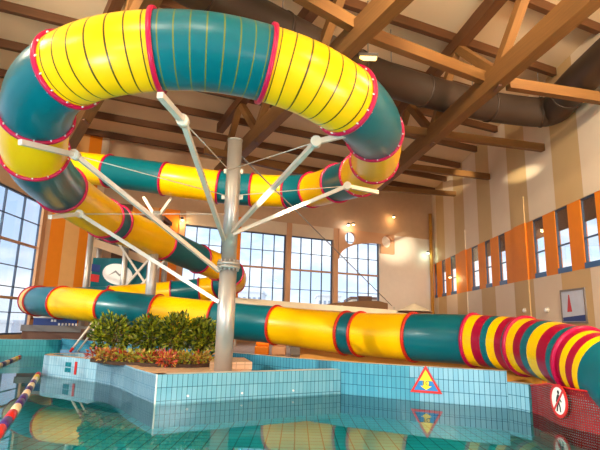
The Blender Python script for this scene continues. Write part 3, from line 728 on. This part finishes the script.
fg = plate('walking_figure', [[(-.02, .1), (.03, .1), (.05, .05), (.1, .0), (.085, -.02), (.035, .01), (.03, -.03), (.06, -.1), (.06, -.17), (.03, -.17), (.025, -.1), (-.005, -.05), (-.04, -.17), (-.08, -.17), (-.04, -.05), (-.03, .02), (-.06, -.03), (-.08, -.02), (-.055, .05)]], .018, M['black'], t, pl)
plate('figure_head', [circle(.01, .135, .032, 16)], .018, M['black'], fg, pl)
plate('slash', [[(-.16, -.14), (-.13, -.165), (.16, .14), (.13, .165)]], .026, M['red'], t, pl)

# lane ropes with coloured floats
def rope(pts, label):
    cs = catmull(pts, 12); t = thing('lane_rope', label, 'lane rope', pts[0], 'lane ropes on the water')
    mb = MB(); mb.tube(cs, .012, M['navy'], 6); mb.build('cord', t)
    L = [0]
    for a, b in zip(cs, cs[1:]): L.append(L[-1] + (b - a).length)
    def at(s):
        for i in range(len(cs) - 1):
            if L[i + 1] >= s: return cs[i].lerp(cs[i + 1], (s - L[i]) / (L[i + 1] - L[i]))
        return cs[-1]
    s = 0; seq = ['red', 'sign_yellow', 'sand', 'purple', 'sand', 'purple', 'sand', 'purple', 'purple', 'sand', 'red', 'purple']; k = 0
    step = .62
    while s + step <= L[-1]:
        mb = MB(); a, b = at(s + .02), at(s + step - .02); d = b - a
        mb.tube([a, a + d * .08, a + d * .92, b], [.04, .07, .07, .04], M[seq[min(k, 99) % len(seq)]], 12); tag(mb.build('float', t), {'red': 'red float', 'sign_yellow': 'yellow float', 'sand': 'ivory float', 'purple': 'purple float'}[seq[k % len(seq)]]); s += step; k += 1
rope([PZ(38.5, 374, .02), PZ(22, 400, .02), PZ(-2, 433, .02), PZ(-40, 480, .02)], 'long lane rope of coloured floats from the planter nose to the left foreground')
rope([PZ(20, 356.8, .02), PZ(-2, 366, .02), PZ(-30, 378, .02)], 'short far lane rope in front of the teal pool wall')

# handrail at the island nose
t = thing('pool_handrail', 'steel pool handrail leaning up beside the left shrub', 'handrail', PZ(71, 352, ZI))
a = PZ(70, 352, ZI); b = PY(93, 322, a[1] + .2)
mb = MB(); mb.tube([a, b], .035, M['steel'], 10); mb.build('rail', t)
mb = MB(); mb.tube([(a[0] + .18, a[1] + .1, ZI), (b[0] + .16, b[1] + .1, b[2])], .03, M['steel'], 10); mb.build('rail', t)
mb = MB(); mb.tube([(b[0] + .08, b[1] + .05, ZI - .05), (b[0] + .08, b[1] + .05, b[2] - .1)], .025, M['steel'], 8); mb.build('upright', t)
mb = MB(); mb.tube([a, Vector(a).lerp(Vector(b), .14)], .042, M['red'], 10); tag(mb.build('grip', t), 'red grip at the foot')

# blue board and counter on the left deck
y_ = 22.0
a = PY(34, 316, y_); b = PY(76, 327, y_)
t = thing('service_counter', 'grey service counter with dark mosaic front behind the left pool wall', 'counter', ((a[0] + b[0]) / 2, y_, .42))
mb = MB(); mb.box((-12.0, y_, .42), (-8.9, y_ + .6, .95), M['brown']); mb.build('base', t)
mb = MB(); mb.box((-12.05, y_ - .06, .95), (-8.9, y_ + .66, 1.22), M['grey']); mb.build('worktop', t)
mb = MB(); mb.box((-9.4, y_ - .1, .42), (-9.2, y_ + .1, 1.1), M['brown']); mb.build('pilaster', t)
t = thing('hanging_board', 'dark blue board with small white lettering over the grey counter', 'sign', ((a[0] + b[0]) / 2, y_, b[2]))
mb = MB(); mb.box((a[0], y_, b[2]), (b[0], y_ + .06, a[2] - .08), M['navy']); mb.build('panel', t)
mb = MB(); mb.box((a[0] - .02, y_ - .02, a[2] - .08), (b[0] + .9, y_ + .08, a[2] + .05), M['sign_white']); mb.build('top_strip', t)
bl = basis(((a[0] + 3 * b[0]) / 4 + .1, y_ - .004, b[2] + .1), (1, 0, 0), (0, 0, 1))
for k in range(6): plate('letter_mark', [[(-.42 + .15 * k, -.05), (-.34 + .15 * k, -.05), (-.34 + .15 * k, .05), (-.42 + .15 * k, .05)]], .006, M['sign_white'], t, bl)
for k in range(2): plate('letter_mark', [[(-.75 + .13 * k, .1), (-.65 + .13 * k, .1), (-.65 + .13 * k, .2), (-.75 + .13 * k, .2)]], .006, M['sign_white'], t, bl)
for x in (a[0] + .1, b[0] - .1):
    mb = MB(); mb.tube([(x, y_ + .03, 1.221), (x, y_ + .03, b[2])], .02, M['grey'], 6); mb.build('stand_leg', t)
# wall lamp round on the pilaster
mb = MB(); mb.tube([(XL + .12, 24.3, 1.55), (XL + .2, 24.3, 1.55)], .1, M['brown'], 14); tag(mb.build('round_wall_fitting', None, (XL + .12, 24.3, 1.55)), 'small round brown fitting on the pale pilaster at far left', 'fitting')

# ================================================================== DECK BEHIND THE REAR WALL
def along(p, d, k): return (p[0] + d[0] * k, p[1] + d[1] * k)
def orange_mat():
    t = NT('orange_boards_scalloped'); uv, u, v = t.uv(); nz = t.noise(t.obj(), 2)
    sc = t.math('ABSOLUTE', t.math('SINE', t.math('MULTIPLY', u, 4.2)))
    e = t.math('ABSOLUTE', t.math('SUBTRACT', t.math('ADD', v, t.math('MULTIPLY', sc, -.12)), -.14))
    return t.set(t.mix(t.math('LESS_THAN', e, .012), t.mix(nz, rgb(206, 126, 26), rgb(232, 156, 44)), rgb(70, 30, 14)), .5)
M['scallop'] = orange_mat()
mb = MB(); wall_strip(mb, [Vector(PY(a, b, y)[:2]) for a, b, y in ((300, 350, 15.6), (345, 352, 14.6), (403, 357, 13.0), (463, 360, 12.0), (514, 368, 10.9), (542, 380, 10.3))], .15, .42, 1.0, M['scallop'], M['peach'])
q0 = Vector(PY(300, 350, 15.6)[:2])
tag(mb.build('orange_parapet', None, (q0.x, q0.y, .42)), 'low orange boarded parapet with dark scallop line behind the rear pool wall', 'parapet')
# flat canopy roof on posts near the back windows, with an orange boat shaped top
ca, cb2 = PY(228, 300, 24.0), PY(404, 315, 24.0)
t = thing('terrace_canopy', 'long pale flat canopy on thin posts in front of the far windows', 'canopy', ((ca[0] + cb2[0]) / 2, 24.0, .42))
mb = MB(); mb.hexa([(ca[0], 23.4, ca[2] - .22), (cb2[0], 23.4, cb2[2] - .02), (cb2[0], 25.2, cb2[2] - .02), (ca[0], 25.2, ca[2] - .22), (ca[0], 23.4, ca[2] + .12), (cb2[0], 23.4, cb2[2] + .18), (cb2[0], 25.2, cb2[2] + .18), (ca[0], 25.2, ca[2] + .12)], M['ivory']); mb.build('roof', t)
for k in (.05, .35, .65, .95):
    x = ca[0] + (cb2[0] - ca[0]) * k; mb = MB(); mb.tube([(x, 24.2, .42), (x, 24.2, ca[2] - .12)], .05, M['steel'], 8); mb.build('post', t)
bo = PY(345, 312, 26.2)
t = thing('boat_roof', 'low orange brown boat shaped roof beyond the canopy', 'roof', (bo[0], 26.4, .42))
hull = [(-2.3, 0), (2.2, 0), (2.2, .5), (1.7, .62), (.6, .58), (-.6, .45), (-1.6, .25)]
plate('hull', [hull], 1.0, M['wood'], t, basis((bo[0], 26.4, bo[2]), (1, .1, 0), (0, 0, 1)))
mb = MB(); mb.box((bo[0] + .7, 26.1, bo[2] + .55), (bo[0] + 1.4, 26.6, bo[2] + .85), M['wood_dark']); mb.build('cabin', t)
for dx in (-1.8, 1.8):
    mb = MB(); mb.tube([(bo[0] + dx, 26.4, .42), (bo[0] + dx, 26.4, bo[2])], .06, M['brown'], 8); mb.build('post', t)
# straw parasol on the right
pp = PY(414, 309, 22.0)
t = thing('straw_parasol', 'pale straw parasol standing near the far corner', 'parasol', (pp[0], 22.0, .42))
mb = MB()
n = 18
for k in range(n):
    a, b = 2 * math.pi * k / n, 2 * math.pi * (k + 1) / n; r = .8
    mb.face([(pp[0], 22, pp[2] + .25), (pp[0] + r * math.cos(a), 22 + r * math.sin(a), pp[2] - .1), (pp[0] + r * math.cos(b), 22 + r * math.sin(b), pp[2] - .1)], M['ivory'], None, False)
    mb.face([(pp[0], 22, pp[2] + .15), (pp[0] + r * math.cos(a), 22 + r * math.sin(a), pp[2] - .16), (pp[0] + r * math.cos(b), 22 + r * math.sin(b), pp[2] - .16)], M['brown'], None, False)
mb.build('canopy', t)
mb = MB(); mb.tube([(pp[0], 22, .42), (pp[0], 22, pp[2] + .2)], .04, M['brown'], 8); mb.build('pole', t)
# small seats seen under the slide
for px, m, lab in ((262, 'orange', 'orange lounge seat far behind under the slide, by the column'), (279, 'column', 'pinkish lounge seat behind the rear pool wall'), (297, 'grey', 'grey lounge seat at the left end of the orange parapet')):
    c_ = PY(px, 350, 18.5); t = thing('lounge_seat', lab, 'seat', (c_[0], 18.5, .42), 'lounge seats on the far deck')
    mb = MB(); mb.box((c_[0] - .25, 18.2, .42), (c_[0] + .25, 18.8, .72), M[m]); mb.build('seat', t, bevel=.04)
    mb = MB(); mb.box((c_[0] - .25, 18.7, .72), (c_[0] + .25, 18.85, 1.15), M[m]); mb.build('backrest', t, bevel=.04)

# ================================================================== RIGHT WALL FITTINGS
a, b = PX(561, 294, XR), PX(588, 319, XR)
yA, yB = max(a[1], b[1]), min(a[1], b[1]); z0, z1 = 2.05, 2.95
t = thing('framed_poster', 'framed poster of a red and white sailing ship on the striped wall', 'poster', (XR, (yA + yB) / 2, 2.0))
ym = (yA + yB) / 2; pl = basis((XR - .02, ym, 2.42), (0, -1, 0), (0, 0, 1)); W = (yA - yB) / 2; H = .62
plate('frame', [[(-W, -H), (W, -H), (W, H), (-W, H)], [(-W + .07, -H + .07), (W - .07, -H + .07), (W - .07, H - .07), (-W + .07, H - .07)]], .05, M['grey'], t, pl)
pic = plate('picture', [[(-W + .06, -H + .06), (W - .06, -H + .06), (W - .06, H - .06), (-W + .06, H - .06)]], .02, M['poster_sky'], t, pl)
plate('sea_strip', [[(-W + .08, -H + .08), (W - .08, -H + .08), (W - .08, -H + .3), (-W + .08, -H + .22)]], .026, M['navy'], pic, pl)
plate('sail', [[(-W * .5, -.2), (-W * .1, -.2), (-W * .25, .42), (-W * .32, .42)]], .026, M['red'], pic, pl)
for px, py, lab in ((548, 310, 'small round wall lamp left of the framed poster'), (526, 310.5, 'small round wall lamp farther left of the poster above the crimson flange')):
    c_ = PX(px, py, XR); t = thing('round_wall_lamp', lab, 'lamp', (XR, c_[1], c_[2]))
    mb = MB(); mb.tube([(XR - .001, c_[1], c_[2]), (XR - .1, c_[1], c_[2])], [.12, .1], M['steel'], 16); mb.build('housing', t)
    mb = MB(); mb.tube([(XR - .1, c_[1], c_[2]), (XR - .14, c_[1], c_[2])], [.085, .06], M['sign_white'], 16); mb.build('diffuser', t)
# glowing lamps
def spot_lamp(px, py, label, mat, e, colr, pos):
    t = thing('spotlight', label, 'lamp', pos); x, y, z = pos
    mb = MB(); mb.tube([(x, y, z - .02), (x, y, z + .14)], [.11, .08], M['grey'], 12); mb.build('housing', t)
    mb = MB(); mb.tube([(x, y, z - .05), (x, y, z - .02)], [.06, .1], mat, 12); mb.build('bulb', t)
    li = bpy.data.lights.new('lamp_light', 'POINT'); li.energy = e; li.color = colr; li.shadow_soft_size = .08
    lo = bpy.data.objects.new('lamp_light', li); C.objects.link(lo); lo.location = (x, y, z - .14)
WARM = (1, .62, .28)
c_ = PX(450, 277, XR - .35); spot_lamp(0, 0, 'glowing orange spotlight on the striped wall near the corner', M['lamp'], 40, WARM, c_)
def bwp(px, py, off): s_, z_ = bs(px, py); return BW(s_, z_, off)
spot_lamp(0, 0, 'glowing spotlight at the top of the orange wall behind the slide', M['lamp'], 25, WARM, bwp(181, 221, .4))
spot_lamp(0, 0, 'white spotlight above the left round opening, left of the amber one', M['cool_lamp'], 10, (.9, .95, 1), bwp(345, 226, .45))
spot_lamp(0, 0, 'amber spotlight above the left round opening', M['lamp'], 10, WARM, bwp(350, 225.5, .45))
spot_lamp(0, 0, 'amber spotlight above the right round opening', M['lamp'], 14, WARM, bwp(390, 218, .45))
spot_lamp(0, 0, 'pale green spotlight on the ochre corner pipe', M['cool_lamp'], 8, (.6, 1, .8), (9.4, 35.6, PY(430, 253, 35.6)[2]))
a = PZ(368, 58, 9.7); t = thing('ceiling_lamp', 'glowing rectangular lamp under the roof beside the middle truss', 'lamp', a)
mb = MB(); mb.box((a[0] - .3, a[1] - .14, a[2]), (a[0] + .3, a[1] + .14, a[2] + .1), M['grey']); mb.build('housing', t)
mb = MB(); mb.box((a[0] - .26, a[1] - .11, a[2] - .03), (a[0] + .26, a[1] + .11, a[2]), M['tube_lamp']); mb.build('diffuser', t)
mb = MB(); mb.tube([(a[0], a[1], a[2] + .1), (a[0], a[1], ZC)], .015, M['grey'], 6); mb.build('hanger', t)

# ================================================================== OUTSIDE
mb = MB(); mb.face([(-300, -60, -.6), (300, -60, -.6), (300, 500, -.6), (-300, 500, -.6)], M['snow']); struct(mb, 'ground')
def building(px0, px1, ptop, Y, m, label, rows=3, cols=6, roof=None):
    a, b = PY(px0, ptop, Y), PY(px1, ptop, Y); z = a[2]; t = thing('building', label, 'building', ((a[0] + b[0]) / 2, Y, -.6))
    mb = MB(); mb.box((a[0], Y, -.6), (b[0], Y + 12, z), M[m]); mb.build('walls', t)
    mb = MB(); mb.box((a[0] - .3, Y - .3, z), (b[0] + .3, Y + 12.3, z + .4), M[roof or m]); mb.build('roof', t)
    W = (b[0] - a[0]) / cols
    for r in range(rows):
        for c in range(cols):
            x = a[0] + W * (c + .5); zz = z - 1.6 - 2.6 * r
            if zz < 0: continue
            mb = MB(); mb.box((x - W * .25, Y - .06, zz - .7), (x + W * .25, Y, zz + .7), M['pane_dark']); mb.build('window', t)
building(232, 262, 292, 95, 'facade', 'white apartment block seen through the window right of the column')
building(318, 341, 296, 100, 'facade', 'white block seen through the window between the tan columns', 2, 5)
building(352, 384, 299, 85, 'facade_b', 'buff low building seen through the arched window', 2, 6, 'brown')
building(262, 300, 305, 120, 'facade_b', 'distant low buff block seen above the slide through the middle window', 2, 7)
building(-30, 12, 322, 70, 'facade', 'pale low building outside the far left window', 1, 8)

# ================================================================== LIGHT
w = bpy.data.worlds.new('sky'); bpy.context.scene.world = w; w.use_nodes = True
nt = w.node_tree; bg = nt.nodes['Background']
tc = nt.nodes.new('ShaderNodeTexCoord'); mp = nt.nodes.new('ShaderNodeMapping'); mp.inputs['Scale'].default_value = (1, 1, 2.4)
nz = nt.nodes.new('ShaderNodeTexNoise'); nz.inputs['Scale'].default_value = 4.2; nz.inputs['Detail'].default_value = 6; nz.inputs['Roughness'].default_value = .6
rp = nt.nodes.new('ShaderNodeValToRGB'); rp.color_ramp.elements[0].position = .42; rp.color_ramp.elements[1].position = .62
sp = nt.nodes.new('ShaderNodeSeparateXYZ'); gr = nt.nodes.new('ShaderNodeValToRGB')
gr.color_ramp.elements[0].position = 0; gr.color_ramp.elements[0].color = rgb(200, 216, 236); gr.color_ramp.elements[1].position = .45; gr.color_ramp.elements[1].color = rgb(112, 164, 222)
mx = nt.nodes.new('ShaderNodeMix'); mx.data_type = 'RGBA'; mx.inputs[7].default_value = rgb(236, 238, 242)
L_ = nt.links.new
L_(tc.outputs['Generated'], mp.inputs[0]); L_(mp.outputs[0], nz.inputs['Vector']); L_(nz.outputs[0], rp.inputs[0]); L_(rp.outputs[0], mx.inputs[0])
L_(tc.outputs['Generated'], sp.inputs[0]); L_(sp.outputs[2], gr.inputs[0]); L_(gr.outputs[0], mx.inputs[6]); L_(mx.outputs[2], bg.inputs[0])
bg.inputs['Strength'].default_value = 1.4
def light(kind, name, loc, e, colr, size=.5, rot=None, **kw):
    li = bpy.data.lights.new(name, kind); li.energy = e; li.color = colr
    if kind == 'POINT' or kind == 'SPOT': li.shadow_soft_size = size
    if kind == 'AREA': li.size = size
    for k, v in kw.items(): setattr(li, k, v)
    o = bpy.data.objects.new(name, li); C.objects.link(o); o.location = loc
    if rot: o.rotation_euler = rot
    return o
light('SUN', 'sun', (-30, 0, 20), 2.0, (1, .9, .74), rot=(R_(72), 0, R_(-62)), angle=R_(1.5))
HALL, AMBER = (1, .82, .6), (1, .64, .32)
for x, y, z, e, c in ((-8, 3, 7.5, 350, HALL), (-3, 2.5, 8, 350, HALL), (3, 3, 7.5, 350, HALL), (8.0, 5, 6.0, 900, AMBER), (-8, 7, 8, 450, HALL), (-1, 2, 9, 300, HALL), (-4.6, 3, 2.0, 560, (.94, .98, 1)), (5, 3, 2.0, 560, (.94, .98, 1)), (6, 7.5, 8.6, 450, HALL), (4, -1, 3, 300, HALL), (-4, -1, 3, 300, HALL)):
    light('POINT', 'fill_light', (x, y, z), e, c, .6)  # unseen fill lights, added out of view to brighten hall and pool
for x, y, tx in ((-7, 6.5, R_(80)), (2.5, 6, R_(80)), (8, 6, R_(82))):
    light('SPOT', 'far_fill_spot', (x, y, 9.2), 5200, HALL, .4, (tx, 0, R_(-8)), spot_size=R_(85), spot_blend=1.0)  # added spots out of view, lifting the far walls
def aim(loc, tgt):
    return (Vector(tgt) - Vector(loc)).to_track_quat('-Z', 'Y').to_euler()
for loc, tgt, e, sz in (((6, 0, 5), PX(523, 174, 9.99), 90000, 2.2), ((3, 0, 4), PX(452, 186, 9.99), 60000, 3.0), ((-3, 1, 2.6), BW(11.9, 7.2), 60000, 5)):
    light('SPOT', 'glint_light', loc, e, (1, .86, .62), .05, aim(loc, tgt), spot_size=R_(sz), spot_blend=1.0)  # added narrow beams imitate sunlight reflected onto the walls
sc = bpy.context.scene
sc.view_settings.view_transform = 'Standard'; sc.view_settings.look = 'None'; sc.view_settings.exposure = 0.34; sc.view_settings.gamma = 1
sc.cycles.use_denoising = True; sc.cycles.max_bounces = 10; sc.cycles.transparent_max_bounces = 16
